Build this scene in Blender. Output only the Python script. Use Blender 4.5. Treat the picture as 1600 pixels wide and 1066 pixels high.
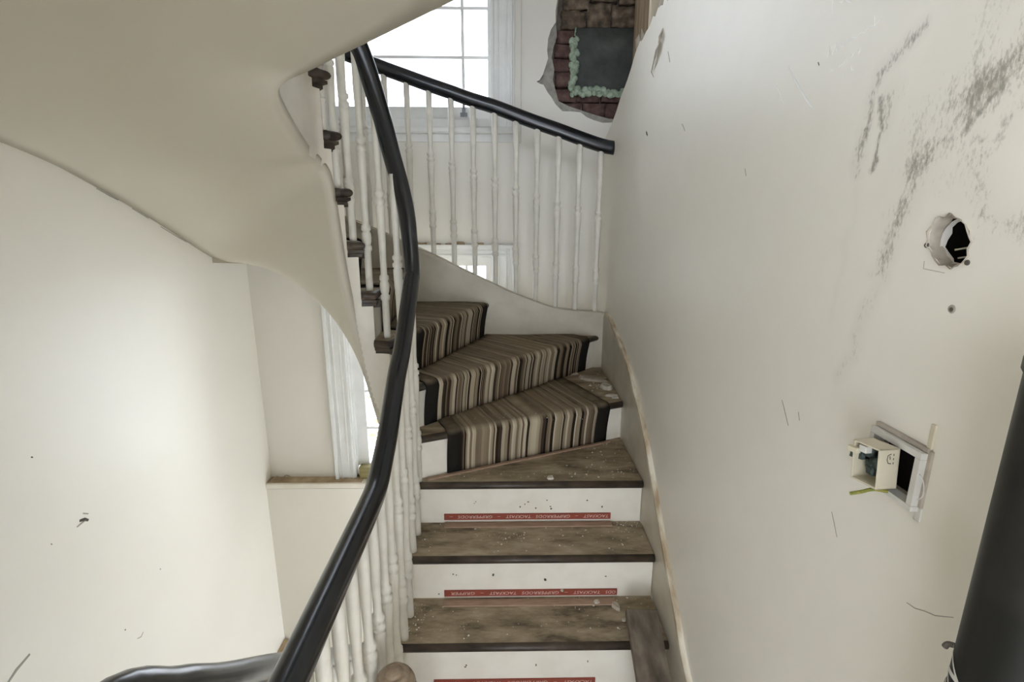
import bpy, bmesh, math, random
from mathutils import Vector, Matrix, geometry, noise
random.seed(7)
for o in list(bpy.data.objects): bpy.data.objects.remove(o)
scene = bpy.context.scene
COL = scene.collection
# ------------------------------------------------------------------ camera
F_PX, PITCH, YAW, ROLL, EYE = 800.0, math.radians(13.68), math.radians(1.09), math.radians(-0.17), 1.528
fw = Vector((math.sin(YAW)*math.cos(PITCH), math.cos(YAW)*math.cos(PITCH), -math.sin(PITCH)))
rt = Vector((math.cos(YAW), -math.sin(YAW), 0)); dn = fw.cross(rt)
r2 = rt*math.cos(ROLL)+dn*math.sin(ROLL); d2 = dn*math.cos(ROLL)-rt*math.sin(ROLL)
cam = bpy.data.cameras.new('camera'); camo = bpy.data.objects.new('camera', cam); COL.objects.link(camo)
cam.sensor_width = 36; cam.lens = F_PX/1600*36; cam.clip_start = 0.02
mm = Matrix((r2, -d2, -fw)).transposed().to_4x4(); mm.translation = (0, 0, EYE); camo.matrix_world = mm
scene.camera = camo
# ------------------------------------------------------------------ world: bright overcast sky
w = bpy.data.worlds.new('sky'); scene.world = w; w.use_nodes = True
bg = w.node_tree.nodes['Background']; bg.inputs[0].default_value = (0.88, 0.955, 1.06, 1); bg.inputs[1].default_value = 6
vs = scene.view_settings; vs.view_transform = 'Standard'; vs.look = 'None'; vs.gamma = 1; vs.use_curve_mapping = False
vs.exposure = 0.2
# ------------------------------------------------------------------ materials
def newmat(name):
    m = bpy.data.materials.new(name); m.use_nodes = True
    return m, m.node_tree.nodes, m.node_tree.links, m.node_tree.nodes['Principled BSDF']
def setp(b, col=None, rough=None, spec=None, metal=None):
    if col: b.inputs['Base Color'].default_value = (*col, 1)
    if rough is not None: b.inputs['Roughness'].default_value = rough
    if spec is not None: b.inputs['Specular IOR Level'].default_value = spec
    if metal is not None: b.inputs['Metallic'].default_value = metal
def noisemat(name, stops, scale=8, rough=.6, detail=6, bump=0, stretch=(1, 1, 1), bscale=None, dist=0, spec=.4, w0=.5):
    """base colour from a noise run through a colour ramp, optional bump"""
    m, n, l, b = newmat(name); setp(b, rough=rough, spec=spec)
    tc = n.new('ShaderNodeTexCoord'); mp = n.new('ShaderNodeMapping'); mp.inputs['Scale'].default_value = stretch
    l.new(tc.outputs['Object'], mp.inputs[0])
    t = n.new('ShaderNodeTexNoise'); t.inputs['Scale'].default_value = scale; t.inputs['Detail'].default_value = detail
    t.inputs['Roughness'].default_value = w0; t.inputs['Distortion'].default_value = dist
    l.new(mp.outputs[0], t.inputs['Vector'])
    r = n.new('ShaderNodeValToRGB'); e = r.color_ramp.elements
    while len(e) < len(stops): e.new(.5)
    for i, (p, c) in enumerate(stops): e[i].position = p; e[i].color = (*c, 1)
    l.new(t.outputs['Fac'], r.inputs[0]); l.new(r.outputs[0], b.inputs['Base Color'])
    if bump:
        t2 = n.new('ShaderNodeTexNoise'); t2.inputs['Scale'].default_value = bscale or scale*4; t2.inputs['Detail'].default_value = 5
        l.new(mp.outputs[0], t2.inputs['Vector'])
        bp = n.new('ShaderNodeBump'); bp.inputs['Strength'].default_value = bump; bp.inputs['Distance'].default_value = .004
        l.new(t2.outputs['Fac'], bp.inputs['Height']); l.new(bp.outputs[0], b.inputs['Normal'])
    return m
M = {}
M['plaster'] = noisemat('plaster_paint', [(.3, (.79, .755, .685)), (.7, (.82, .785, .715))], 3, .45, bump=.06, bscale=14)
M['plaster_left'] = noisemat('plaster_paint_left', [(.3, (.82, .78, .69)), (.7, (.85, .81, .72))], 2.2, .4, bump=.08, bscale=6)
M['soffit'] = noisemat('soffit_shaded_paint', [(.3, (.64, .588, .488)), (.7, (.67, .618, .515))], 2, .55, bump=.05, bscale=10)  # off-white plaster, albedo lowered so the colour carries its shade
M['gloss'] = noisemat('gloss_paint', [(.35, (.80, .745, .64)), (.6, (.85, .80, .70))], 12, .35, bump=.05, bscale=40)
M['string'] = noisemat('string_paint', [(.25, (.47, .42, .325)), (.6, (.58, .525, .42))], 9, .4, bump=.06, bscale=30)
M['bead'] = noisemat('worn_bead', [(.38, (.40, .30, .19)), (.5, (.60, .52, .39)), (.62, (.80, .745, .63))], 7, .5, detail=8, stretch=(3, 1, 1))
M['baluster'] = noisemat('baluster_paint', [(.25, (.68, .645, .57)), (.5, (.76, .725, .645)), (.7, (.79, .755, .675))], 22, .4, bump=.05, bscale=90)
M['window_paint'] = noisemat('window_paint', [(.3, (.78, .78, .76)), (.7, (.85, .85, .83))], 12, .4)
M['tread'] = noisemat('dusty_tread', [(.34, (.10, .075, .048)), (.45, (.25, .195, .127)), (.55, (.36, .285, .19)), (.70, (.50, .415, .295))], 7, .8, detail=10, bump=.25, bscale=60, stretch=(.75, 2.2, 1), w0=.66)
M['tread'].node_tree.nodes['Noise Texture'].inputs['Distortion'].default_value = .15
M['darkwood'] = noisemat('dark_stain', [(.3, (.022, .016, .012)), (.65, (.075, .055, .04)), (.85, (.16, .125, .09))], 14, .45, detail=8, bump=.1, stretch=(1, 2, 2))
M['rail'] = noisemat('black_gloss', [(.4, (.006, .007, .010)), (.8, (.016, .018, .024))], 20, .24, bump=.1, bscale=26, spec=.6)  # slight blue in the base stands in for reflected sky
M['plank'] = noisemat('weathered_plank', [(.25, (.05, .04, .03)), (.5, (.15, .12, .09)), (.75, (.26, .215, .165))], 9, .85, detail=9, bump=.4, bscale=30, stretch=(3, .6, 3))
M['rawwood'] = noisemat('raw_timber', [(.3, (.17, .115, .065)), (.7, (.30, .21, .125))], 8, .8, stretch=(4, 4, .5), bump=.1)
M['palewood'] = noisemat('pale_timber', [(.3, (.55, .47, .34)), (.7, (.68, .60, .46))], 8, .7, stretch=(4, 4, .5))
M['browndark'] = noisemat('old_boards', [(.3, (.075, .052, .032)), (.7, (.17, .125, .08))], 6, .85, stretch=(1, 14, .4), bump=.2)
M['post'] = noisemat('turned_wood', [(.3, (.24, .17, .115)), (.7, (.38, .29, .21))], 10, .35, stretch=(6, 6, 1))
M['ledge'] = noisemat('dusty_ledge', [(.3, (.30, .215, .135)), (.55, (.45, .34, .22)), (.75, (.55, .44, .31))], 13, .9, bump=.2)
M['greenwood'] = noisemat('treated_timber', [(.3, (.24, .20, .085)), (.7, (.36, .31, .15))], 9, .7, stretch=(1, 4, 4))
M['brick'] = noisemat('old_brick', [(.25, (.035, .022, .020)), (.5, (.105, .06, .052)), (.72, (.17, .11, .09)), (.85, (.26, .20, .16))], 26, .95, detail=10, bump=.8, bscale=50, w0=.65)
M['rubble'] = noisemat('rubble', [(.25, (.035, .027, .02)), (.5, (.13, .095, .068)), (.72, (.26, .20, .145))], 22, .95, detail=10, bump=.9, bscale=30)
M['mortar'] = noisemat('mortar', [(.3, (.09, .07, .055)), (.7, (.22, .18, .145))], 30, .95, bump=.8)
M['rawplaster'] = noisemat('raw_plaster', [(.3, (.27, .25, .215)), (.7, (.42, .40, .35))], 30, .95, bump=.6)
M['slate'] = noisemat('slate_panel', [(.3, (.038, .042, .04)), (.6, (.075, .08, .075)), (.85, (.13, .125, .105))], 9, .8, detail=10, bump=.15, w0=.62)
M['foam'] = noisemat('foam', [(.25, (.14, .18, .13)), (.55, (.34, .42, .32)), (.8, (.48, .55, .44))], 40, .7, bump=.3)
M['flake'] = noisemat('plaster_flake', [(.3, (.46, .42, .34)), (.7, (.66, .62, .54))], 40, .9)
M['paper'] = noisemat('torn_paper', [(.3, (.36, .31, .25)), (.7, (.52, .46, .385))], 40, .95)
M['crumb'] = noisemat('crumb', [(.35, (.42, .36, .27)), (.6, (.84, .80, .72))], 60, .9)
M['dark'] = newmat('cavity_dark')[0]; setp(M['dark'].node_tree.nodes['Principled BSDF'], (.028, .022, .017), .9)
M['blackcloth'] = noisemat('binding_black', [(.4, (.009, .008, .007)), (.75, (.03, .026, .02))], 60, .95, bump=.3)
M['red'] = noisemat('gripper_red', [(.25, (.20, .05, .03)), (.6, (.30, .058, .036)), (.85, (.30, .13, .075))], 30, .6, stretch=(1, 6, 6))
M['ply'] = noisemat('gripper_ply', [(.3, (.30, .20, .14)), (.7, (.45, .31, .22))], 20, .8, stretch=(1, 8, 8))
M['print'] = newmat('white_print')[0]; setp(M['print'].node_tree.nodes['Principled BSDF'], (.72, .50, .42), .7)
M['whiteprint'] = newmat('tube_print')[0]; setp(M['whiteprint'].node_tree.nodes['Principled BSDF'], (.66, .65, .60), .6)
M['tube'] = noisemat('black_plastic', [(.45, (.008, .008, .007)), (.7, (.022, .021, .017)), (.9, (.07, .055, .035))], 9, .42, detail=9, bump=.12, bscale=18, spec=.3)
M['boxplastic'] = noisemat('cream_plastic', [(.3, (.60, .54, .40)), (.7, (.68, .62, .48))], 20, .45)
M['greyplastic'] = noisemat('white_plastic', [(.3, (.62, .60, .55)), (.7, (.72, .70, .65))], 20, .5)
M['earthwire'] = noisemat('earth_wire', [(.45, (.16, .18, .03)), (.55, (.32, .29, .05))], 60, .5)
M['greenterm'] = noisemat('terminals', [(.3, (.012, .018, .016)), (.7, (.06, .085, .075))], 120, .5)
M['metal'] = noisemat('grey_metal', [(.3, (.22, .23, .25)), (.7, (.36, .37, .40))], 30, .4)
M['mark'] = newmat('dark_mark')[0]; setp(M['mark'].node_tree.nodes['Principled BSDF'], (.09, .08, .065), .9)
M['greymark'] = newmat('scuff')[0]; setp(M['greymark'].node_tree.nodes['Principled BSDF'], (.36, .34, .29), .9)
M['whitemark'] = newmat('scratch_white')[0]; setp(M['whitemark'].node_tree.nodes['Principled BSDF'], (.93, .92, .89), .8)
M['leaf'] = noisemat('dry_leaves', [(.3, (.35, .22, .10)), (.7, (.62, .45, .25))], 20, .9)
m, n, l, b = newmat('window_glass')
out = n['Material Output']; tr = n.new('ShaderNodeBsdfTransparent'); gl = n.new('ShaderNodeBsdfGlossy'); gl.inputs['Roughness'].default_value = .02
mx = n.new('ShaderNodeMixShader'); fr = n.new('ShaderNodeFresnel'); fr.inputs[0].default_value = 1.2
l.new(fr.outputs[0], mx.inputs[0]); l.new(tr.outputs[0], mx.inputs[1]); l.new(gl.outputs[0], mx.inputs[2]); l.new(mx.outputs[0], out.inputs[0]); M['glass'] = m
# carpet: stripe colours come from the mesh, dust lies on what faces up
m, n, l, b = newmat('striped_carpet'); setp(b, rough=.95, spec=.1)
at = n.new('ShaderNodeVertexColor'); at.layer_name = 'stripe'
ge = n.new('ShaderNodeNewGeometry'); sx = n.new('ShaderNodeSeparateXYZ'); l.new(ge.outputs['Normal'], sx.inputs[0])
mr = n.new('ShaderNodeMapRange'); mr.inputs[1].default_value = .3; mr.inputs[2].default_value = 1; mr.inputs[4].default_value = .86; l.new(sx.outputs['Z'], mr.inputs[0])
tc = n.new('ShaderNodeTexCoord'); t = n.new('ShaderNodeTexNoise'); t.inputs['Scale'].default_value = 16; t.inputs['Detail'].default_value = 8; l.new(tc.outputs['Object'], t.inputs['Vector'])
mu = n.new('ShaderNodeMath'); mu.operation = 'MULTIPLY'; l.new(mr.outputs[0], mu.inputs[0])
mr2 = n.new('ShaderNodeMapRange'); mr2.inputs[1].default_value = .25; mr2.inputs[2].default_value = .6; mr2.inputs[3].default_value = .45; l.new(t.outputs['Fac'], mr2.inputs[0]); l.new(mr2.outputs[0], mu.inputs[1])
mc = n.new('ShaderNodeMix'); mc.data_type = 'RGBA'; mc.inputs[7].default_value = (.235, .187, .128, 1)
l.new(mu.outputs[0], mc.inputs[0]); l.new(at.outputs['Color'], mc.inputs[6]); l.new(mc.outputs[2], b.inputs['Base Color'])
t2 = n.new('ShaderNodeTexNoise'); t2.inputs['Scale'].default_value = 350; l.new(tc.outputs['Object'], t2.inputs['Vector'])
bp = n.new('ShaderNodeBump'); bp.inputs['Strength'].default_value = .5; bp.inputs['Distance'].default_value = .003; l.new(t2.outputs['Fac'], bp.inputs['Height']); l.new(bp.outputs[0], b.inputs['Normal'])
M['carpet'] = m
# right wall: paint with sooty rubbed smears (stains that belong to the wall)
m, n, l, b = newmat('smeared_plaster'); setp(b, rough=.42)
tc = n.new('ShaderNodeTexCoord'); sp = n.new('ShaderNodeSeparateXYZ'); l.new(tc.outputs['Object'], sp.inputs[0])
tw = n.new('ShaderNodeTexNoise'); tw.inputs['Scale'].default_value = 14; tw.inputs['Detail'].default_value = 3; l.new(tc.outputs['Object'], tw.inputs['Vector'])
def mth(op, a, b_=None, c=None, cl=False):
    q = n.new('ShaderNodeMath'); q.operation = op; q.use_clamp = cl
    for i, v in enumerate((a, b_, c)):
        if v is None: continue
        if isinstance(v, (int, float)): q.inputs[i].default_value = v
        else: l.new(v, q.inputs[i])
    return q.outputs[0]
wob = mth('MULTIPLY_ADD', tw.outputs['Fac'], .06, -.03)
Yc = mth('ADD', sp.outputs['Y'], wob); Zc = sp.outputs['Z']
def seg(p, q, wdt, amp):
    wdt *= 1.3
    dx, dy = q[0]-p[0], q[1]-p[1]; L2 = dx*dx+dy*dy
    ax = mth('SUBTRACT', Yc, p[0]); ay = mth('SUBTRACT', Zc, p[1])
    tt = mth('DIVIDE', mth('ADD', mth('MULTIPLY', ax, dx), mth('MULTIPLY', ay, dy)), L2, cl=True)
    ex = mth('SUBTRACT', ax, mth('MULTIPLY', tt, dx)); ey = mth('SUBTRACT', ay, mth('MULTIPLY', tt, dy))
    d = mth('SQRT', mth('ADD', mth('MULTIPLY', ex, ex), mth('MULTIPLY', ey, ey)))
    return mth('MULTIPLY', mth('SUBTRACT', 1.0, mth('DIVIDE', d, wdt), cl=True), amp)
SM = [((.58, 1.72), (.66, 1.655), .05, .9), ((.66, 1.655), (.72, 1.59), .045, .75), ((.595, 1.69), (.655, 1.63), .012, .9), ((.69, 1.62), (.735, 1.53), .028, .75), ((.735, 1.53), (.752, 1.445), .022, .75), ((.752, 1.445), (.80, 1.27), .016, .55),
      ((.755, 1.775), (.815, 1.735), .016, .8), ((.815, 1.735), (.838, 1.66), .018, .7), ((.838, 1.66), (.836, 1.595), .015, .8), ((.80, 1.70), (.808, 1.60), .010, .9), ((.786, 1.70), (.793, 1.655), .025, .65),
      ((.64, 1.62), (.60, 1.53), .04, .6), ((.56, 1.52), (.60, 1.53), .03, .6), ((.62, 1.78), (.70, 1.62), .085, .5), ((.57, 1.66), (.62, 1.60), .03, .5), ((.83, 1.57), (.845, 1.36), .012, .3), ((.70, 1.70), (.745, 1.60), .06, .42)]
acc = None
for s_ in SM:
    v = seg(*s_); acc = v if acc is None else mth('MAXIMUM', acc, v)
mp = n.new('ShaderNodeMapping'); mp.inputs['Scale'].default_value = (1, 1, .45); mp.inputs['Rotation'].default_value = (-.5, 0, 0); l.new(tc.outputs['Object'], mp.inputs[0])
g1 = n.new('ShaderNodeTexNoise'); g1.inputs['Scale'].default_value = 230; g1.inputs['Detail'].default_value = 4; g1.inputs['Roughness'].default_value = .7; l.new(mp.outputs[0], g1.inputs['Vector'])
g2 = n.new('ShaderNodeTexNoise'); g2.inputs['Scale'].default_value = 32; g2.inputs['Detail'].default_value = 5; l.new(mp.outputs[0], g2.inputs['Vector'])
gg = mth('ADD', mth('MULTIPLY', g1.outputs['Fac'], .75), mth('MULTIPLY', g2.outputs['Fac'], .5))
th = mth('SUBTRACT', mth('ADD', mth('MULTIPLY', acc, .40), gg), .80)
grit = mth('MULTIPLY', th, 4.2, cl=True)
grit = mth('MULTIPLY', grit, mth('MULTIPLY', acc, 1.6, cl=True))
soft = mth('MULTIPLY', acc, .14)
fac = mth('MAXIMUM', mth('MULTIPLY', grit, .8), soft)
rp = n.new('ShaderNodeValToRGB'); rp.color_ramp.elements[0].color = (.82, .78, .69, 1); rp.color_ramp.elements[1].color = (.86, .82, .735, 1); l.new(tw.outputs['Fac'], rp.inputs[0])
mc = n.new('ShaderNodeMix'); mc.data_type = 'RGBA'; mc.inputs[7].default_value = (.20, .175, .125, 1)
l.new(fac, mc.inputs[0]); l.new(rp.outputs[0], mc.inputs[6]); l.new(mc.outputs[2], b.inputs['Base Color'])
bp = n.new('ShaderNodeBump'); bp.inputs['Strength'].default_value = .08; bp.inputs['Distance'].default_value = .004
tb = n.new('ShaderNodeTexNoise'); tb.inputs['Scale'].default_value = 8; tb.inputs['Detail'].default_value = 4; l.new(tc.outputs['Object'], tb.inputs['Vector']); l.new(tb.outputs['Fac'], bp.inputs['Height']); l.new(bp.outputs[0], b.inputs['Normal'])
M['smeared'] = m

# ------------------------------------------------------------------ mesh helpers
def mk(name, verts, faces, mat, parent=None, smooth=False, mats=None, fm=None):
    me = bpy.data.meshes.new(name); me.from_pydata([tuple(v) for v in verts], [], faces); me.update()
    for q in ([mat] if mats is None else mats): me.materials.append(M[q])
    if fm:
        for i, p in enumerate(me.polygons): p.material_index = fm[i]
    if smooth:
        for p in me.polygons: p.use_smooth = True
    o = bpy.data.objects.new(name, me); COL.objects.link(o)
    if parent is not None: setpar(o, parent)
    return o
def setpar(o, parent):
    o.parent = parent
    p, inv = parent, Matrix()
    while p is not None: inv = inv @ Matrix.Translation(-p.location); p = None if p.parent is None else None
    o.matrix_parent_inverse = Matrix.Translation(-parent.location) if parent.type == 'EMPTY' else Matrix()
def recalc(o):
    bm = bmesh.new(); bm.from_mesh(o.data); bmesh.ops.recalc_face_normals(bm, faces=bm.faces); bm.to_mesh(o.data); bm.free(); return o
def thing(name, label, cat, loc=(0, 0, 0), group=None):
    e = bpy.data.objects.new(name, None); e.location = loc; COL.objects.link(e); e.empty_display_size = .05
    return tag(e, label, cat, group)
def tag(o, label, cat, group=None, kind=None):
    o['label'] = label; o['category'] = cat
    if group: o['group'] = group
    if kind: o['kind'] = kind
    return o
def struct(o, label=None):
    o['kind'] = 'structure'
    if label: o['label'] = label
    return o
def boxv(x0, x1, y0, y1, z0, z1, off=0):
    v = [(x0, y0, z0), (x1, y0, z0), (x1, y1, z0), (x0, y1, z0), (x0, y0, z1), (x1, y0, z1), (x1, y1, z1), (x0, y1, z1)]
    f = [(0, 3, 2, 1), (4, 5, 6, 7), (0, 1, 5, 4), (1, 2, 6, 5), (2, 3, 7, 6), (3, 0, 4, 7)]
    return v, [tuple(i+off for i in q) for q in f]
def box(name, b6, mat, parent=None, bev=0):
    v, f = boxv(*b6); o = mk(name, v, f, mat, parent)
    if bev: bevel(o, bev)
    return o
def bevel(o, w, seg=2):
    bm = bmesh.new(); bm.from_mesh(o.data)
    bmesh.ops.bevel(bm, geom=list(bm.edges), offset=w, segments=seg, affect='EDGES', profile=.6)
    bm.to_mesh(o.data); bm.free(); return o
def boxes(name, lst, mat, parent=None):
    V, Fc = [], []
    for b6 in lst:
        v, f = boxv(*b6, off=len(V)); V += v; Fc += f
    return mk(name, V, Fc, mat, parent)
def catmull(P, n=8):
    P = [Vector(p) for p in P]; out = []
    for i in range(len(P)-1):
        a = P[max(i-1, 0)]; b = P[i]; c = P[i+1]; d = P[min(i+2, len(P)-1)]
        for k in range(n):
            t = k/n
            out.append(.5*((2*b)+(c-a)*t+(2*a-5*b+4*c-d)*t*t+(3*b-a-3*c+d)*t**3))
    out.append(P[-1]); return out
def sweep(name, path, prof, mat, parent=None, smooth=True, up=Vector((0, 0, 1))):
    """profile (closed list of (side, up)) swept along a path, side kept level"""
    V, Fc = [], []; n_ = len(prof)
    lastside = None
    for i, p in enumerate(path):
        tg = (path[min(i+1, len(path)-1)]-path[max(i-1, 0)]).normalized()
        sd = tg.cross(up)
        if sd.length < .05 and lastside: sd = lastside
        sd.normalize(); lastside = sd; nu = sd.cross(tg).normalized()
        V += [p+sd*a+nu*b_ for a, b_ in prof]
    for i in range(len(path)-1):
        for j in range(n_):
            k = (j+1) % n_
            Fc.append((i*n_+j, i*n_+k, (i+1)*n_+k, (i+1)*n_+j))
    Fc.append(tuple(range(n_-1, -1, -1))); e = (len(path)-1)*n_; Fc.append(tuple(range(e, e+n_)))
    o = mk(name, V, Fc, mat, parent, smooth); return recalc(o)
def circ(r, n_=12, ry=None): return [(r*math.cos(2*math.pi*i/n_), (ry or r)*math.sin(2*math.pi*i/n_)) for i in range(n_)]
def lathe_mesh(name, prof, n_=14):
    V, Fc = [], []
    for r, z in prof: V += [(r*math.cos(2*math.pi*i/n_), r*math.sin(2*math.pi*i/n_), z) for i in range(n_)]
    for k in range(len(prof)-1):
        for i in range(n_):
            j = (i+1) % n_; Fc.append((k*n_+i, k*n_+j, (k+1)*n_+j, (k+1)*n_+i))
    Fc.append(tuple(range(n_-1, -1, -1))); e = (len(prof)-1)*n_; Fc.append(tuple(range(e, e+n_)))
    return V, Fc
def slab_poly(name, loops, axis, a0, a1, mat, parent=None, mats=None):
    """flat sheet with holes: loops of 2D points (outer first); axis 'x' -> (y,z) plane, 'y' -> (x,z), 'z' -> (x,y); from a0 to a1"""
    def P(q, a): return {'x': (a, q[0], q[1]), 'y': (q[0], a, q[1]), 'z': (q[0], q[1], a)}[axis]
    flat = [p for lp in loops for p in lp]
    tris = geometry.tessellate_polygon([[Vector((p[0], p[1], 0)) for p in lp] for lp in loops])
    N = len(flat); V = [P(p, a0) for p in flat]+[P(p, a1) for p in flat]; Fc = []; fm = []
    for t_ in tris: Fc.append(tuple(t_)); fm.append(0); Fc.append(tuple(i+N for i in reversed(t_))); fm.append(0)
    s = 0
    for lp in loops:
        for i in range(len(lp)):
            j = (i+1) % len(lp); Fc.append((s+i, s+j, s+j+N, s+i+N)); fm.append(1 if mats else 0)
        s += len(lp)
    return recalc(mk(name, V, Fc, mat, parent, mats=mats, fm=fm if mats else None))
def ribbon(name, pts, wdt, mat, parent, plane='x', at=0, th=.0008):
    """thin stroke of paint or dirt on a wall"""
    V, Fc = [], []
    for i, p in enumerate(pts):
        a = Vector(pts[max(i-1, 0)]); c = Vector(pts[min(i+1, len(pts)-1)]); tg = (c-a).normalized(); nn = Vector((-tg.y, tg.x))
        h = wdt*(.35 if i in (0, len(pts)-1) else .5)
        for s in (-1, 1):
            q = Vector(p)+nn*h*s
            for d in (0, th): V.append((at-d, q.x, q.y) if plane == 'x' else ((at+d, q.x, q.y) if plane == '-x' else (q.x, at-d, q.y)))
    for i in range(len(pts)-1):
        a, c = i*4, i*4+4
        Fc += [(a+1, a+3, c+3, c+1), (a, c, c+2, a+2), (a, a+1, c+1, c), (a+2, c+2, c+3, a+3)]
    Fc += [(0, 2, 3, 1), (len(V)-4, len(V)-3, len(V)-1, len(V)-2)]
    return recalc(mk(name, V, Fc, mat, parent))

# ------------------------------------------------------------------ plan data
R_, G_, NOSE = .18, .197, .022
XR, XL, YB, YO = .56, -1.5, 3.05, 2.70
XT = XL+.002         # right wall, left wall, back wall, face of the outer string
SR = .54                                        # face of the wall string
CX, CY, RS = -.4725, 1.745, .1275               # inner (well) string: half round of radius RS
TT = .03                                        # tread thickness
def cpt(a, r=RS): a = math.radians(a); return Vector((CX+r*math.cos(a), CY+r*math.sin(a)))
XI = CX+RS
# riser lines: (k, inner plan point, outer plan point)
RIS = {}
for k in (1, 2, 3): y = 1.372+(k-1)*G_+NOSE; RIS[k] = (Vector((XI, y)), Vector((SR, y)))
RA = {4: 22, 5: 44, 6: 68, 7: 92, 8: 110, 9: 127, 10: 141, 11: 154, 12: 170}
RO = {4: (SR, 2.180), 5: (.492, YO), 6: (-.095, YO), 7: (-.50, YO), 8: (-.86, YO), 9: (-1.28, YO), 10: (XT, 2.47), 11: (XT, 2.17), 12: (XT, 1.86)}
for k in RA: RIS[k] = (cpt(RA[k]), Vector(RO[k]))
def ldir(k): a, b_ = RIS[k]; return (b_-a).normalized()
def lnorm(k): d = ldir(k); return Vector((-d.y, d.x))       # points up the stair
def line_hit_circle(p, d, r):
    """from outer point p walking inwards along -d, first hit with circle r about the well centre"""
    q = p-Vector((CX, CY)); b_ = q.dot(d); c = q.dot(q)-r*r; D = b_*b_-c
    if D < 0: return p-d*b_
    return p-d*(b_-math.sqrt(D))
def outer_clip(p, d):
    """extend from p along d to the outer boundary"""
    ts = []
    if d.x > 1e-6: ts.append((SR-p.x)/d.x)
    if d.x < -1e-6: ts.append((XT-p.x)/d.x)
    if d.y > 1e-6: ts.append((YO-p.y)/d.y)
    ts = [t for t in ts if t > 0]
    return p+d*min(ts)
def on_side(p):
    if abs(p.x-SR) < 1e-4 and p.y < YO-1e-4: return 0
    if abs(p.y-YO) < 1e-4: return 1
    return 2
def tread_outline(k, d, over=.028):
    """plan outline of tread k; d shrinks the nosing and the return edge (for the rounded edge)"""
    nrm, dr = lnorm(k), ldir(k); pi, po = RIS[k]; sh = -(NOSE-d)
    nin, nout = pi+nrm*sh, outer_clip(pi+nrm*sh+dr*.2, dr)
    r = RS-over+d
    if k <= 3: A = Vector((XI-over+d, nin.y))
    else: A = line_hit_circle(nout, dr, r)
    ni, no = RIS[k+1]; nd = ldir(k+1)
    if k+1 <= 3: B = Vector((XI-over+d, ni.y))
    else: B = line_hit_circle(no, nd, r)
    pts = [A, nout]
    s0, s1 = on_side(nout), on_side(no)
    if s0 == 0 and s1 >= 1: pts.append(Vector((SR, YO)))
    if s0 <= 1 and s1 == 2: pts.append(Vector((XT, YO)))
    pts += [no, B]
    NA = 8
    if k >= 3:
        aA = math.atan2(A.y-CY, A.x-CX); aB = math.atan2(B.y-CY, B.x-CX)
        if k == 3:
            for i in range(1, NA): t = i/NA; pts.append(B.lerp(A, t))
        else:
            for i in range(1, NA): t = i/NA; a = aB+(aA-aB)*t; pts.append(Vector((CX+r*math.cos(a), CY+r*math.sin(a))))
    return pts

# ------------------------------------------------------------------ room shell
wl = struct(box('wall_left', (XL-.1, XL, -1.6, 3.2, -3.0, 4.4), 'plaster_left'), 'off-white plaster wall on the left beside the stairwell')
fl = struct(slab_poly('floor', [[(-.345, -1.6), (XR, -1.6), (XR, 1.40), (-.345, 1.40)]], 'z', -.2, 0, 'tread'), 'dusty landing floor at the foot of the stair')
struct(box('floor_lower', (XL-.1, 1.4, -1.6, YB, -2.98, -2.88), 'gloss'))  # unseen floor, made pale to bounce light up the well
struct(box('ceiling', (XL-.1, 1.45, -1.72, 3.3, 4.4, 4.5), 'plaster'))
struct(slab_poly('wall_beyond', [[(-1.72, -3.0), (3.2, -3.0), (3.2, 4.4), (-1.72, 4.4)], [(1.4, -2.85), (2.95, -2.85), (2.95, -1.15), (1.4, -1.15)]], 'x', 1.4, 1.45, 'plaster'))  # unseen wall shutting out stray sky; low opening added to light the well
# back wall with two window openings and the hole in the plaster
W1 = (-.955, -.055, 1.99, 3.55); W2 = (-.955, -.055, -.12, 1.305)
hole = [(.30, 2.85), (.283, 2.74), (.292, 2.64), (.284, 2.585), (.287, 2.536), (.262, 2.50), (.247, 2.455), (.243, 2.40), (.249, 2.36), (.236, 2.32), (.222, 2.279), (.205, 2.252), (.188, 2.244), (.206, 2.234), (.226, 2.229), (.250, 2.19), (.269, 2.169), (.295, 2.13), (.334, 2.095), (.39, 2.094), (.435, 2.09), (.47, 2.065), (.51, 2.05), (.56, 2.036), (.60, 2.038), (.72, 2.05), (.92, 2.05), (.92, 2.85)]
def rect(x0, x1, z0, z1): return [(x0, z0), (x1, z0), (x1, z1), (x0, z1)]
outer = [(XL, -3.0), (1.4, -3.0), (1.4, 4.4), (XL, 4.4)]
wb = struct(slab_poly('wall_back', [outer, rect(*W1), rect(*W2), hole], 'y', YB, YB+.022, 'plaster', mats=['plaster', 'rawplaster']), 'white plastered wall with two windows at the back')
slab_poly('masonry', [outer, rect(*W1), rect(*W2)], 'y', YB+.07, YB+.16, 'mortar', wb)
slab_poly('plaster_coat', [[(x-(.0 if x < .6 else 0), z) for x, z in [(0.308, 2.85), (0.303, 2.7), (0.296, 2.6), (0.290, 2.53), (0.296, 2.47), (0.278, 2.42), (0.270, 2.37), (0.286, 2.31), (0.278, 2.26), (0.296, 2.20), (0.313, 2.15), (.37, 2.125), (.45, 2.10), (.52, 2.08), (.60, 2.06), (.9, 2.06), (.9, 2.04), (.6, 2.02), (.5, 2.03), (.42, 2.07), (.33, 2.075), (.25, 2.15), (.2, 2.22), (.17, 2.24), (.21, 2.30), (.23, 2.4), (.235, 2.47), (.27, 2.55), (.27, 2.85)]]], 'y', YB+.018, YB+.06, 'rawplaster', wb)
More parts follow.
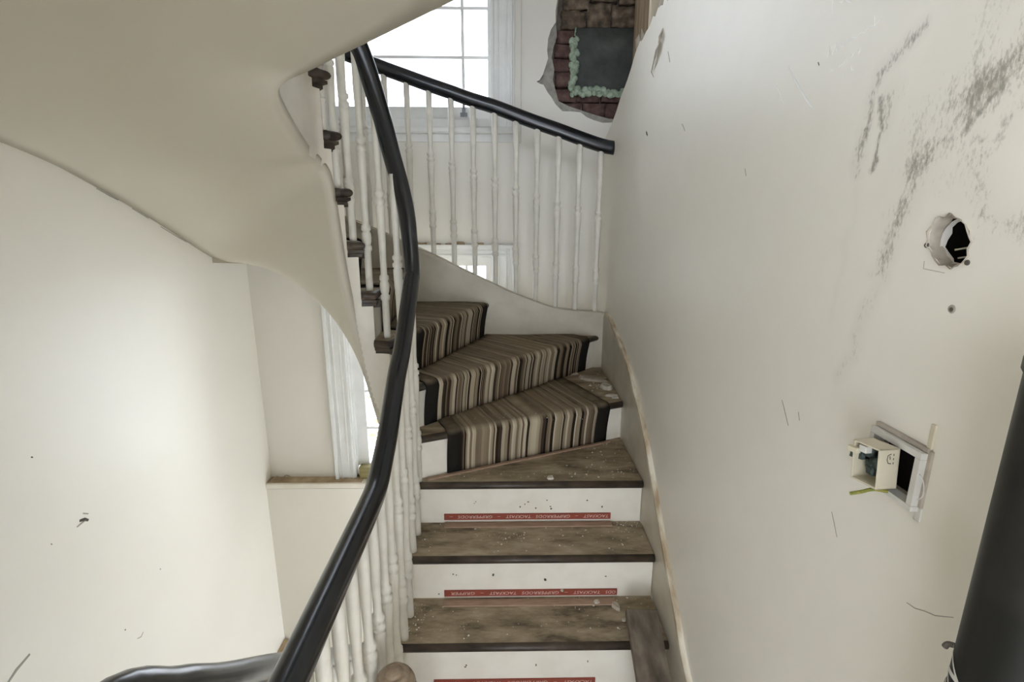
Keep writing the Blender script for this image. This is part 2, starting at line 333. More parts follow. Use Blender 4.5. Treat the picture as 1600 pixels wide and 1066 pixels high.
def rough_box(name, b6, mat, parent, amp=.006, seg=3):
    bm = bmesh.new(); v, f = boxv(*b6); bv = [bm.verts.new(q) for q in v]
    for q in f: bm.faces.new([bv[i] for i in q])
    bmesh.ops.subdivide_edges(bm, edges=list(bm.edges), cuts=seg, use_grid_fill=True)
    for q in bm.verts:
        nv = noise.noise_vector(q.co*45); q.co += nv*amp
    me = bpy.data.meshes.new(name); bm.to_mesh(me); bm.free(); me.materials.append(M[mat])
    for p in me.polygons: p.use_smooth = True
    o = bpy.data.objects.new(name, me); COL.objects.link(o)
    if parent: setpar(o, parent)
    return o
YBK = YB+.028
bricks = [(.300, .395, 2.445, 2.505), (.290, .40, 2.375, 2.437), (.282, .395, 2.305, 2.367), (.296, .40, 2.225, 2.297),
          (.272, .418, 2.150, 2.213), (.428, .545, 2.150, 2.213), (.555, .69, 2.150, 2.213),
          (.34, .44, 2.088, 2.142), (.452, .57, 2.075, 2.142), (.58, .70, 2.06, 2.142), (.46, .60, 2.02, 2.068)]
for b_ in bricks: rough_box('brick', (b_[0], b_[1], YBK+random.uniform(0, .012), YB+.09, b_[2], b_[3]), 'brick', wb, .007)
for b_ in [(.325, .45, 2.515, 2.60), (.46, .585, 2.52, 2.64), (.595, .74, 2.53, 2.63), (.33, .47, 2.61, 2.72), (.48, .62, 2.65, 2.76), (.63, .78, 2.64, 2.76), (.335, .50, 2.73, 2.85), (.51, .70, 2.77, 2.85)]:
    rough_box('stone', (b_[0], b_[1], YBK+random.uniform(0, .02), YB+.10, b_[2], b_[3]), 'rubble', wb, .014, 4)
sl = rough_box('slate_panel', (.40, .80, YB+.014, YB+.05, 2.185, 2.515), 'slate', None, .0015, 3)
tag(sl, 'dark grey slate panel bedded in the exposed brickwork of the back wall', 'panel')
# expanding foam: bead of lumps round the panel
bm = bmesh.new()
def lump(p, r):
    q = bmesh.ops.create_icosphere(bm, subdivisions=2, radius=r)
    for v in q['verts']: v.co = Vector((v.co.x*1.0, v.co.y*.7, v.co.z*1.0))*(1+.25*noise.noise(v.co*60+Vector(p)*9))+Vector(p)
for i in range(34): z = 2.20+i*.0078; lump((.392+random.uniform(-.014, .014), YB+.012+random.uniform(-.006, .004), z), random.uniform(.012, .021))
for i in range(8): lump((.398+random.uniform(-.006, .006), YB+.014, 2.455+i*.008), .005)
for i in range(46): x = .385+i*.0072; lump((x, YB+.010+random.uniform(-.006, .004), 2.196+random.uniform(-.016, .016)-.03*max(0, (x-.5))), random.uniform(.012, .021))
me = bpy.data.meshes.new('expanding_foam'); bm.to_mesh(me); bm.free(); me.materials.append(M['foam'])
for p in me.polygons: p.use_smooth = True
fo = bpy.data.objects.new('expanding_foam', me); COL.objects.link(fo)
tag(fo, 'pale green expanding foam bead round the dark slate panel', 'foam')
# wall behind the viewpoint, its openings added to let daylight in
struct(slab_poly('wall_front', [[(XL-.1, -3.0), (1.4, -3.0), (1.4, 4.4), (XL-.1, 4.4)], rect(-.335, .555, .01, 1.96), rect(-.9, .5, 2.18, 3.1), rect(-.3, 1.3, -2.85, -.25)], 'y', -.57, -.45, 'plaster'))
struct(box('wall_light_blocker', (-.43, -.345, -.57, .24, -.2, 1.94), 'plaster'))  # unseen partition added to keep doorway light off the left wall
# lower, thicker part of the back wall with its dusty ledge
struct(box('wall_back_lower', (XL, XR, 2.965, YB, -2.95, -.16), 'plaster_left'))
t1 = struct(box('trim_1', (XL, -.02, 2.957, YB+.02, -.155, -.122), 'gloss', bev=.006), 'white nosed window board along the ledge')
box('dust_layer', (XL+.002, -.9, 2.972, YB-.001, -.124, -.119), 'ledge', t1)
# right wall: stud partition, board torn away at the top
tear = [(-1.6, -.2), (3.049, -.2), (3.049, 1.93), (2.93, 1.945), (2.81, 1.985), (2.70, 2.03), (2.62, 2.075), (2.50, 2.12), (2.44, 2.15), (2.37, 2.195), (2.33, 2.215), (2.30, 2.222), (2.26, 2.215), (2.21, 2.228), (2.16, 2.232), (2.12, 2.252), (2.09, 2.24), (2.05, 2.262), (2.00, 2.245), (1.965, 2.285), (1.95, 2.24), (1.90, 2.235), (1.86, 2.262), (1.80, 2.28), (1.7, 2.33), (1.55, 2.36), (1.5, 4.4), (-1.6, 4.4)]
hp = [(.674, 1.5), (.6745, 1.509), (.672, 1.518), (.666, 1.524), (.664, 1.529), (.655, 1.5285), (.648, 1.532), (.640, 1.5285), (.632, 1.526), (.625, 1.519), (.6175, 1.513), (.616, 1.505), (.611, 1.500), (.6135, 1.491), (.612, 1.484), (.618, 1.475), (.624, 1.470), (.632, 1.4675), (.640, 1.470), (.648, 1.4685), (.655, 1.475), (.662, 1.479), (.667, 1.487), (.673, 1.492)]
fr_ = [(.612, 1.150), (.693, 1.150), (.693, 1.222), (.612, 1.222)]
wr = struct(slab_poly('wall_right', [tear, hp, fr_], 'x', XR, XR+.014, 'smeared', mats=['smeared', 'paper']), 'scuffed off-white partition wall on the right with smears, a round hole and a torn top')
box('backing_board', (XR+.11, XR+.125, -1.6, 2.26, -.2, 4.4), 'browndark', wr)
for y0, y1, x0, mt in [(2.30, 2.52, .585, 'rawwood'), (2.225, 2.255, .578, 'palewood'), (1.98, 2.03, .60, 'browndark'), (1.80, 1.86, .60, 'browndark'), (1.2, 1.26, .60, 'rawwood'), (.90, .96, .60, 'rawwood'), (.30, .345, .60, 'rawwood')]:
    box('stud', (x0, XR+.11, y0, y1, -.2, 4.4), mt, wr)
for i, y in enumerate((2.19, 2.14, 2.09, 2.04)): box('lath', (XR+.095, XR+.11, y, y+.04, 2.0, 4.4), 'browndark', wr)
# torn paper lips, scratches, scuffs
def flake(name, pts, mat, parent, th=.0015):
    n_ = len(pts); c = sum((Vector(p) for p in pts), Vector())/n_
    a, b_ = Vector(pts[0])-c, Vector(pts[1])-c; nn = a.cross(b_).normalized()*th
    V = [Vector(p)+nn for p in pts]+[Vector(p)-nn for p in pts]
    Fc = [tuple(range(n_)), tuple(range(2*n_-1, n_-1, -1))]+[(i, i+n_, (i+1) % n_+n_, (i+1) % n_) for i in range(n_)]
    return recalc(mk(name, V, Fc, mat, parent))
flake('torn_paper', [(XR-.001, 2.005, 2.140), (XR-.010, 1.985, 2.118), (XR-.018, 1.99, 2.10), (XR-.012, 2.03, 2.075), (XR-.006, 2.075, 2.048)], 'paper', wr)
flake('torn_paper', [(XR-.001, 1.975, 2.165), (XR-.016, 1.965, 2.135), (XR-.012, 1.98, 2.118), (XR-.002, 1.992, 2.14)], 'paper', wr)
flake('torn_paper', [(XR+.002, 1.88, 2.24), (XR-.010, 1.90, 2.275), (XR-.006, 1.87, 2.33), (XR+.004, 1.84, 2.275)], 'paper', wr)
flake('torn_paper', [(XR, 2.35, 2.205), (XR-.006, 2.345, 2.24), (XR-.002, 2.31, 2.25), (XR+.002, 2.30, 2.22)], 'paper', wr)
flake('torn_paper', [(XR, 2.28, 2.215), (XR-.004, 2.265, 2.255), (XR+.002, 2.24, 2.225)], 'paper', wr)
flake('torn_paper', [(XR, 2.05, 2.255), (XR-.006, 2.03, 2.30), (XR-.003, 2.00, 2.29), (XR+.002, 1.995, 2.25)], 'paper', wr)
for pts, wd, mt in [([(1.092, 1.815), (1.068, 1.792), (1.043, 1.768), (1.01, 1.738), (.987, 1.72)], .004, 'whitemark'), ([(1.139, 1.796), (1.115, 1.776), (1.093, 1.75)], .0022, 'whitemark'),
        ([(.962, 1.795), (.960, 1.813), (.949, 1.796), (.943, 1.812), (.938, 1.798), (.933, 1.801)], .0018, 'whitemark'), ([(.930, 1.806), (.924, 1.801), (.918, 1.803)], .0018, 'whitemark'), ([(.914, 1.811), (.910, 1.805), (.905, 1.806)], .0018, 'whitemark'), ([(.900, 1.808), (.890, 1.804), (.883, 1.808), (.872, 1.806), (.862, 1.811), (.85, 1.808), (.836, 1.813)], .0013, 'whitemark'),
        ([(.948, 1.768), (.943, 1.773), (.940, 1.767)], .002, 'whitemark'), ([(.925, 1.771), (.915, 1.773), (.908, 1.777), (.904, 1.774)], .0018, 'whitemark'), ([(.899, 1.784), (.894, 1.778), (.890, 1.783)], .0014, 'whitemark'), ([(.882, 1.785), (.878, 1.778), (.874, 1.784)], .0014, 'whitemark'),
        ([(.910, 1.757), (.906, 1.754)], .002, 'whitemark'), ([(.893, 1.765), (.890, 1.757), (.886, 1.757)], .0016, 'whitemark'),
        ([(.968, 1.885), (.966, 1.872), (.962, 1.862)], .0016, 'whitemark'), ([(.948, 1.875), (.940, 1.872), (.935, 1.876), (.926, 1.868), (.916, 1.863)], .0018, 'whitemark'), ([(.853, 1.822), (.850, 1.806)], .0016, 'whitemark'),
        ([(2.118, 1.850), (2.108, 1.842), (2.095, 1.833)], .010, 'mark'), ([(.959, 1.172), (.945, 1.155), (.926, 1.131)], .0022, 'greymark'), ([(.768, 1.041), (.757, 1.025), (.746, 1.007)], .0015, 'greymark'),
        ([(.594, 1.009), (.580, 1.012), (.566, 1.020), (.55, 1.027), (.527, 1.045)], .0012, 'greymark'), ([(1.70, 1.81), (1.685, 1.80), (1.668, 1.784)], .003, 'greymark'), ([(1.232, 1.637), (1.222, 1.62)], .0025, 'greymark'),
        ([(.988, 1.795), (.984, 1.789)], .002, 'mark'), ([(.675, 1.472), (.674, 1.462), (.640, 1.460)], .0007, 'greymark'), ([(.90, 1.17), (.893, 1.155)], .002, 'greymark'), ([(1.9, 2.07), (1.87, 2.03)], .006, 'greymark'), ([(2.1, 2.06), (2.06, 2.03)], .006, 'greymark')]:
    ribbon('scuff', pts, wd, mt, wr, 'x', XR+.0003)
# plastic sleeve and fibres inside the round hole, screw holes
V, Fc = [], []
for i, (y, z) in enumerate(hp):
    cy_, cz_ = .643, 1.4995; s = .97+.05*math.sin(i*2.3)
    V += [(XR-.0015-.002*abs(math.sin(i*1.7)), cy_+(y-cy_)*1.05*s, cz_+(z-cz_)*1.05*s), (XR+.016, cy_+(y-cy_)*.93, cz_+(z-cz_)*.93)]
N = len(hp)
for i in range(N): j = (i+1) % N; Fc.append((2*i, 2*j, 2*j+1, 2*i+1))
mk('torn_edge', V, Fc, 'paper', wr, True)
V, Fc = [], []
for a in range(20):
    t = 2*math.pi*a/20; V += [(XR+.013, .643+.0285*math.cos(t), 1.4995+.029*math.sin(t)), (XR+.022+.003*math.sin(a*1.9), .643+.0275*math.cos(t), 1.4995+.028*math.sin(t))]
for a in range(20): j = (a+1) % 20; Fc.append((2*a, 2*j, 2*j+1, 2*a+1))
mk('plaster_sleeve', V, Fc, 'plaster', wr, True)
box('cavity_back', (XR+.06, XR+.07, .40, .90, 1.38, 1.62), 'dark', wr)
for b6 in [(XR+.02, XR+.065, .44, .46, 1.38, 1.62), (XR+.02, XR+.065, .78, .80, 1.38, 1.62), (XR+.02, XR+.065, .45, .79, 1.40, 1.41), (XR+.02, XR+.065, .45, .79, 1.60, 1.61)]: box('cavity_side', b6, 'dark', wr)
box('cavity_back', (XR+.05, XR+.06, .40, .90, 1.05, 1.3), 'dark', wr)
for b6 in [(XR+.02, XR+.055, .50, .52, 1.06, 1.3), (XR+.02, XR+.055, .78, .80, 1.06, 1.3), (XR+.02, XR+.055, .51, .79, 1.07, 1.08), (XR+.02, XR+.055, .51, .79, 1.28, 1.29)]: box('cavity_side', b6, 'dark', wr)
for p, q in [((XR+.02, .655, 1.488), (XR+.055, .64, 1.497)), ((XR+.02, .648, 1.478), (XR+.05, .64, 1.484))]:
    sweep('fibre', [Vector(p), Vector(q)], circ(.0012, 6), 'flake', wr)
for y, z, r, mt in [(.6755, 1.4925, .0035, 'mark'), (.611, 1.4755, .0035, 'mark'), (.619, 1.4175, .0055, 'greymark'), (.6185, 1.417, .003, 'mark')]:
    v, f = lathe_mesh('d', [(r, 0), (r*.9, .001), (.0002, .0013)], 12)
    mk('screw_hole', [(XR-.0002-z_*(1.4 if mt == 'mark' else 1), y+x_, z+y_) for x_, y_, z_ in v], f, mt, wr)

# ------------------------------------------------------------------ windows
def window(num, o, bars_v, bars_h, lab, board):
    x0, x1, z0, z1 = o
    w_ = struct(thing('window_%d' % num, lab, 'window', ((x0+x1)/2, YB, z0))); del w_['category']
    AW = .148
    # architrave: stepped mouldings, mitred as three runs
    for nm, b6 in [('architrave', (x1-.01, x1+AW-.03, YB-.022, YB+.001, z0, z1+.06)), ('architrave', (x0-AW+.03, x0+.01, YB-.022, YB+.001, z0, z1+.06)), ('architrave', (x0-AW+.03, x1+AW-.03, YB-.0225, YB+.001, z1-.01, z1+.06))]:
        box(nm, b6, 'window_paint', w_, .003)
    for s, xe in ((1, x1), (-1, x0)):
        for d, wd, pr in ((.000, .012, .030), (.030, .008, .027), (.072, .010, .030), (.098, .022, .040)):
            a, c = xe+s*d, xe+s*(d+wd); box('moulding', (min(a, c), max(a, c), YB-pr, YB-.015, z0, z1+.055), 'window_paint', w_, .003)
    for d, wd, pr in ((.0, .012, .030), (.028, .008, .027), (.045, .022, .042)):
        box('moulding', (x0-AW+.03, x1+AW-.03, YB-pr, YB-.015, z1+d-.004, z1+d+wd-.004), 'window_paint', w_, .003)
    # reveal lining and sash
    lin = [(x0, x0+.018, YB, YB+.16, z0, z1), (x1-.018, x1, YB, YB+.16, z0, z1), (x0, x1, YB, YB+.16, z1-.018, z1), (x0, x1, YB, YB+.16, z0, z0+.02)]
    for b6 in lin: box('lining', b6, 'window_paint', w_)
    ys = YB+.035; x0i, x1i, z0i, z1i = x0+.018, x1-.018, z0+.062, z1-.018
    gx0, gx1 = bars_v[0], bars_v[-1]; gz0, gz1 = bars_h[0], bars_h[-1]
    sash = boxes('sash', [(x0i, gx0, ys, ys+.04, z0i, z1i), (gx1, x1i, ys, ys+.04, z0i, z1i), (gx0, gx1, ys, ys+.04, z0i, gz0), (gx0, gx1, ys, ys+.04, gz1, z1i)], 'window_paint', w_)
    for xv in bars_v[1:-1]: box('glazing_bar', (xv-.008, xv+.008, ys+.002, ys+.036, gz0, gz1), 'window_paint', sash, .003)
    for zv in bars_h[1:-1]: box('glazing_bar', (gx0, gx1, ys+.004, ys+.034, zv-.008, zv+.008), 'window_paint', sash, .003)
    for a, c in zip(bars_v[:-1], bars_v[1:]):
        for e, f in zip(bars_h[:-1], bars_h[1:]):
            box('pane', (a, c, ys+.018, ys+.021, e, f), 'glass', sash)
    return w_
w1 = window(1, W1, [-.931, -.796, -.214, -.079], [2.12, 2.372, 2.612, 2.86, 3.10, 3.34, 3.50], 'bright multi-pane sash window high above the turning stair', True)
box('sill', (W1[0]-.1, W1[1]+.13, YB-.045, YB+.06, 1.972, 2.006), 'window_paint', w1, .010)
box('sub_sill', (W1[0]+.005, W1[1]-.005, YB-.012, YB+.06, 2.004, 2.052), 'window_paint', w1, .004)
box('apron', (W1[0]-.09, W1[1]+.12, YB-.012, YB+.001, 1.93, 1.974), 'window_paint', w1, .004)
for x in (-.214, -.69):
    q = box('sash_lift', (x-.020, x+.020, YB+.026, YB+.036, 2.068, 2.090), 'metal', w1, .002)
    box('sash_lift', (x-.010, x+.010, YB+.020, YB+.034, 2.088, 2.112), 'metal', w1, .002)
    sweep('sash_lift', [Vector((x, YB+.02, 2.108)), Vector((x, YB+.012, 2.122)), Vector((x, YB+.02, 2.132))], circ(.004, 8), 'metal', w1)
w2 = window(2, W2, [-.872, -.75, -.215, -.10], [-.045, .20, .45, .70, .95, 1.24], 'lower sash window in the back wall seen below the stair soffit', True)
box('packing_block', (-.925, -.70, YB-.03, YB+.03, -.121, -.045), 'greenwood', w2, .002)
for x in (-.46, -.38, -.30, -.24, -.13): rough_box('plaster_crumb', (x-.03, x+.02, YB-.03, YB-.004, 1.362, 1.362+random.uniform(.008, .022)), 'ledge', w2, .006, 2)
# blind cord hanging in a loop
cord = sweep('blind_cord', catmull([(.055, YB-.05, 3.2), (.055, YB-.05, 2.2), (.06, YB-.05, 1.98), (.075, YB-.05, 1.93), (.095, YB-.05, 1.925), (.102, YB-.05, 1.96), (.102, YB-.05, 2.3), (.10, YB-.05, 3.2)], 6), circ(.0022, 6), 'greyplastic')
tag(cord, 'thin looped blind cord hanging beside the upper window', 'cord')
# hedge outside the lower window
bm = bmesh.new()
for i in range(500):
    c = Vector((random.uniform(-2.6, .8), random.uniform(6.6, 7.4), random.uniform(-2.6, -.55)+.3*random.random()))
    q = bmesh.ops.create_icosphere(bm, subdivisions=1, radius=random.uniform(.03, .07))
    for v in q['verts']: v.co = Vector((v.co.x, v.co.y*.6, v.co.z*.6))+c
me = bpy.data.meshes.new('dry_hedge'); bm.to_mesh(me); bm.free(); me.materials.append(M['leaf'])
hd = bpy.data.objects.new('dry_hedge', me); COL.objects.link(hd); tag(hd, 'tan leafy hedge outside the lower window', 'hedge', kind='stuff')

# ------------------------------------------------------------------ staircase
st = thing('staircase', 'winding staircase with dusty dark treads and white risers in the middle', 'staircase', (.1, 1.37, 0))
def make_tread(k, z, parent):
    lay = []; n_ = 7
    for i in range(n_):
        a = math.pi*i/(n_-1); lay.append((z-TT*(1-math.cos(a))/2, TT/2*(1-math.sin(a))))
    V, Fc, fm = [], [], []; rings = [tread_outline(k, d) for _, d in lay]; N = len(rings[0])
    for (zz, d), rg in zip(lay, rings): V += [(p.x, p.y, zz) for p in rg]
    tri = geometry.tessellate_polygon([[Vector((p.x, p.y, 0)) for p in rings[0]]])
    for t_ in tri: Fc.append(tuple(t_)); fm.append(0)
    e = (n_-1)*N
    tri = geometry.tessellate_polygon([[Vector((p.x, p.y, 0)) for p in rings[-1]]])
    for t_ in tri: Fc.append(tuple(i+e for i in reversed(t_))); fm.append(1)
    for i in range(n_-1):
        for j in range(N):
            q = (j+1) % N; Fc.append((i*N+j, i*N+q, (i+1)*N+q, (i+1)*N+j)); fm.append(1)
    o = recalc(mk('tread', V, Fc, 'tread', parent, mats=['tread', 'darkwood'], fm=fm))
    for p in o.data.polygons: p.use_smooth = abs(p.normal.z) < .98
    return o
def make_riser(k, z0, z1, parent):
    nr = lnorm(k); a, b_ = RIS[k]; d = ldir(k)
    a = a-d*.0; V = []
    for z in (z0, z1):
        for p in (a, b_, b_+nr*.018, a+nr*.018): V.append((p.x, p.y, z))
    Fc = [(0, 1, 5, 4), (1, 2, 6, 5), (2, 3, 7, 6), (3, 0, 4, 7), (0, 3, 2, 1), (4, 5, 6, 7)]
    return recalc(mk('riser', V, Fc, 'gloss', parent))
def make_scotia(k, z, parent):
    """dark moulded bracket below the return nosing at the well"""
    V, Fc = [], []
    prof = [(.020, 0), (.020, -.010), (.012, -.014), (.012, -.024), (.004, -.032)]
    def arc(over, d):
        o = tread_outline(k, d, over); A = o[0]; B = [p for p in o[1:]]
        if k >= 4:
            nn = o[-7:]; return [o[0]]+list(reversed(nn))+[o[-8]]
        return [o[0], o[-1] if k < 3 else o[-8]]
    rows = []
    for over, dz in prof: rows.append([(p, z-TT+dz) for p in arc(over, .004+(.02-over)*.7)])
    n_ = len(rows[0])
    for rw in rows: V += [(p.x, p.y, zz) for p, zz in rw]
    inner = [Vector((CX, CY))+(p-Vector((CX, CY))).normalized()*(RS+.02) if k >= 4 else Vector((XI+.02, p.y)) for p, _ in rows[0]]
    for zz in (z-TT, z-TT-.032): V += [(p.x, p.y, zz) for p in inner]
    L = len(rows)
    def q(r, i): return r*n_+i
    for r in range(L-1):
        for i in range(n_-1): Fc.append((q(r, i), q(r, i+1), q(r+1, i+1), q(r+1, i)))
    for i in range(n_-1):
        Fc.append((q(L-1, i), q(L-1, i+1), q(L+1, i+1), q(L+1, i))); Fc.append((q(0, i), q(0, i+1), q(L, i+1), q(L, i)))
    for e in (0, n_-1): Fc.append(tuple([q(r, e) for r in range(L)]+[q(L+1, e), q(L, e)]))
    return recalc(mk('scotia', V, Fc, 'darkwood', parent))
for k in range(1, 12):
    make_tread(k, R_*k, st); make_riser(k, R_*(k-1), R_*k-TT, st)
    make_scotia(k, R_*k, st)
make_riser(12, R_*11, 2.16, st)
# inner (well) string: path along the well with its lower edge; the same edge bounds the soffit
#   (plan x, plan y, lower z, outer soffit point)
EDGE = []
for y, z in ((1.15, -.22), (1.30, -.16), (1.45, -.05), (1.60, .09), (1.72, .22)): EDGE.append((XI, y, z, (SR, y, z)))
AZ = [(0, .26), (15, .33), (30, .40), (45, .465), (60, .53), (75, .61), (88, .69), (96, .748), (106, .850), (116, .965), (126, 1.095), (134, 1.205), (140, 1.30), (145, 1.40), (150, 1.52), (155, 1.62), (160, 1.668), (168, 1.685), (180, 1.70)]
OUT = {0: (.54, 1.80, .40), 15: (.54, 2.0, .45), 30: (.54, 2.35, .55), 45: (.45, 2.74, .62), 60: (.10, 2.74, .74), 75: (-.2, 2.74, .84), 88: (-.44, 2.74, .93), 96: (-.60, 2.74, 1.0), 106: (-.78, 2.74, 1.09), 116: (-.96, 2.74, 1.172), 126: (-1.14, 2.74, 1.243), 134: (-1.28, 2.74, 1.282), 140: (-1.38, 2.74, 1.288), 145: (-1.455, 2.735, 1.292), 150: (-1.497, 2.70, 1.316), 155: (XL, 2.60, 1.362), 160: (XL, 2.48, 1.418), 168: (XL, 2.30, 1.502), 180: (XL, 2.10, 1.588)}
for a, z in AZ: p = cpt(a); EDGE.append((p.x, p.y, z, OUT[a]))
EDGE += [(-.600, 1.678, 1.714, (XL, 1.95, 1.648)), (-.600, 1.589, 1.757, (XL, 1.82, 1.696)), (-.598, 1.52, 1.797, (XL, 1.654, 1.74)), (-.594, 1.478, 1.828, (XL, 1.5, 1.778)), (-.580, 1.461, 1.852, (XL, 1.35, 1.81)), (-.546, 1.457, 1.872, (XL, 1.15, 1.845)), (-.491, 1.447, 1.890, (XL, .9, 1.88)), (-.407, 1.391, 1.905, (XL, .6, 1.905)), (-.311, 1.325, 1.920, (XL, .2, 1.92)), (-.205, 1.236, 1.931, (XL, -.5, 1.93)), (-.10, 1.143, 1.940, (XL, -1.6, 1.94)), (.018, 1.038, 1.950, (-1.0, -1.6, 1.95)), (.20, .88, 1.965, (-.4, -1.6, 1.965)), (.38, .72, 1.975, (.1, -1.6, 1.975)), (.56, .56, 1.985, (.56, -1.6, 1.985))]
inn = catmull([(a, b_, c) for a, b_, c, _ in EDGE], 5); oue = catmull([d for *_, d in EDGE], 5)
NV = 18; V, Fc = [], []
s0 = 8*5
for p, q in zip(inn[s0:], oue[s0:]):
    for j in range(NV+1): V.append(p.lerp(q, (j/NV)**1.25))
for i in range(len(inn)-s0-1):
    for j in range(NV): a = i*(NV+1)+j; Fc.append((a, a+1, a+NV+2, a+NV+1))
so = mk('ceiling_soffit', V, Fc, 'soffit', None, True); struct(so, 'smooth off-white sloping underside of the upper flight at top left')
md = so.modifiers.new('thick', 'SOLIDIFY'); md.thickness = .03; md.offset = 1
# make sure thickness grows upward
avg = sum(p.normal.z for p in so.data.polygons)/len(so.data.polygons)
md.offset = 1 if avg > 0 else -1
# the string itself: stepped top, from the foot to the upper landing
def at_k(x, y, i):
    if i < 5*5 and y < RIS[4][0].y and x > CX:
        for k in (3, 2, 1):
            if y >= RIS[k][0].y: return k
        return 0
    if x > -.605 and y >= CY-1e-6:
        a = math.degrees(math.atan2(y-CY, x-CX))
        for k in range(11, 3, -1):
            if a >= RA[k]: return k
        return 3
    return 12
fine = catmull([(a, b_, c) for a, b_, c, _ in EDGE], 24)
nE = len(EDGE); V, Fc = [], []
cols = []
for i, p in enumerate(fine):
    tg = fine[min(i+1, len(fine)-1)]-fine[max(i-1, 0)]; tg.z = 0; tg.normalize(); ou = Vector((tg.y, -tg.x, 0))
    # outward = towards the treads / landing, away from the well
    cols.append((p, ou))
for i in range(len(cols)-1):
    (p, o1), (q, o2) = cols[i], cols[i+1]; mid = (p+q)/2; k = at_k(mid.x, mid.y, i/24*5)
    zt = 0 if k == 0 else (2.16 if k >= 12 else R_*k-TT)
    th = .028
    base = len(V)
    for pp, oo in ((p, o1), (q, o2)):
        for z, off in ((pp.z+.002, 0), (zt, 0), (zt, th), (min(pp.z+.13, zt-.001), th)): V.append((pp.x+oo.x*off, pp.y+oo.y*off, z))
    b0 = base
    Fc += [(b0, b0+1, b0+5, b0+4), (b0+1, b0+2, b0+6, b0+5), (b0+2, b0+3, b0+7, b0+6), (b0+3, b0, b0+4, b0+7), (b0, b0+3, b0+2, b0+1), (b0+4, b0+5, b0+6, b0+7)]
recalc(mk('inner_string', V, Fc, 'gloss', st))
# upper landing floor
ul = [(-.594, 1.478), (-.546, 1.457), (-.407, 1.391), (-.205, 1.236), (-.10, 1.143), (.20, .88), (.56, .56), (.56, -1.6), (XL, -1.6), (XL, 1.86), (-.60, 1.767), (-.60, 1.52)]
struct(slab_poly('floor_upper', [ul], 'z', 2.12, 2.16, 'tread'))
# outer string on the window side, with a small capping
OS = [(.558, 1.016), (.493, 1.027), (.383, 1.033), (.272, 1.048), (.163, 1.086), (.058, 1.126), (-.048, 1.176), (-.154, 1.227), (-.261, 1.278), (-.365, 1.330), (-.613, 1.441), (-.805, 1.520), (-1.1, 1.64), (XL, 1.80)]
osf = [(p.x, p.y) for p in catmull([(x, z, 0) for x, z in OS], 4)]
low = [(XL, 1.29), (-1.38, 1.288), (-1.28, 1.284), (-1.14, 1.245), (-.96, 1.174), (-.78, 1.09), (-.6, 1.0), (-.2, .84), (.1, .74), (.45, .62), (.558, .58)]
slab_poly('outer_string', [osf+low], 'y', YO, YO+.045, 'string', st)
sweep('string_capping', [Vector((x, YO+.02, z)) for x, z in osf], [(-.030, -.012), (.030, -.012), (.030, .004), (.024, .007), (-.024, .007), (-.030, .004)], 'string', st, False)
# wall string on the right
WS = [(2.70, 1.030), (2.609, 1.033), (2.56, 1.028), (2.474, 1.0), (2.306, .954), (2.142, .899), (2.012, .826), (1.894, .76), (1.781, .676), (1.673, .577), (1.573, .485), (1.464, .389), (1.36, .306), (1.261, .212), (1.10, .145), (.9, .135), (-.44, .135)]
wsf = [(p.x, p.y) for p in catmull([(y, z, 0) for y, z in WS], 4)]
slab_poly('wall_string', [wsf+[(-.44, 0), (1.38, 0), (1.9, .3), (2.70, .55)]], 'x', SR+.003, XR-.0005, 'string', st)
sweep('string_bead', [Vector((SR+.0115, y, z)) for y, z in wsf], [(-.010, -.010), (-.0115, -.002), (-.009, .003), (.009, .003), (.010, -.010)], 'bead', st, False)
# lower flight on the left, coming up to this landing
ls = thing('lower_staircase', 'lower flight rising to the landing at bottom left below the black rail', 'staircase', (-1.05, 1.6, -2.0))
for j in range(1, 11):
    y = .62+j*G_; z = -R_*j
    box('tread', (XL, -.60, y-G_-.02, y+.02, z-TT, z), 'tread', ls, .004); box('riser', (XL, -.60, y-.002, y+.016, z-R_, z-TT), 'gloss', ls)
V = []
box('landing_edge', (XL, -.6, .30, .80, -.2, 0), 'tread', ls)
slab_poly('string', [[(.62, .02), (2.7, -1.88), (2.7, -2.15), (.62, -.25)]], 'x', -.61, -.595, 'string', ls)
slab_poly('wall_string', [[(1.0, .02), (2.3, -.98), (2.72, -1.30), (2.955, -1.30), (2.955, -1.6), (1.0, -.4)]], 'x', XL, XL+.03, 'gloss', ls)
sweep('string_cap', [Vector((XL+.017, y, z)) for y, z in ((1.0, .02), (2.3, -.98), (2.70, -1.295), (2.955, -1.295))], [(-.016, -.01), (.016, -.01), (.016, .004), (-.016, .004)], 'ledge', ls, False)

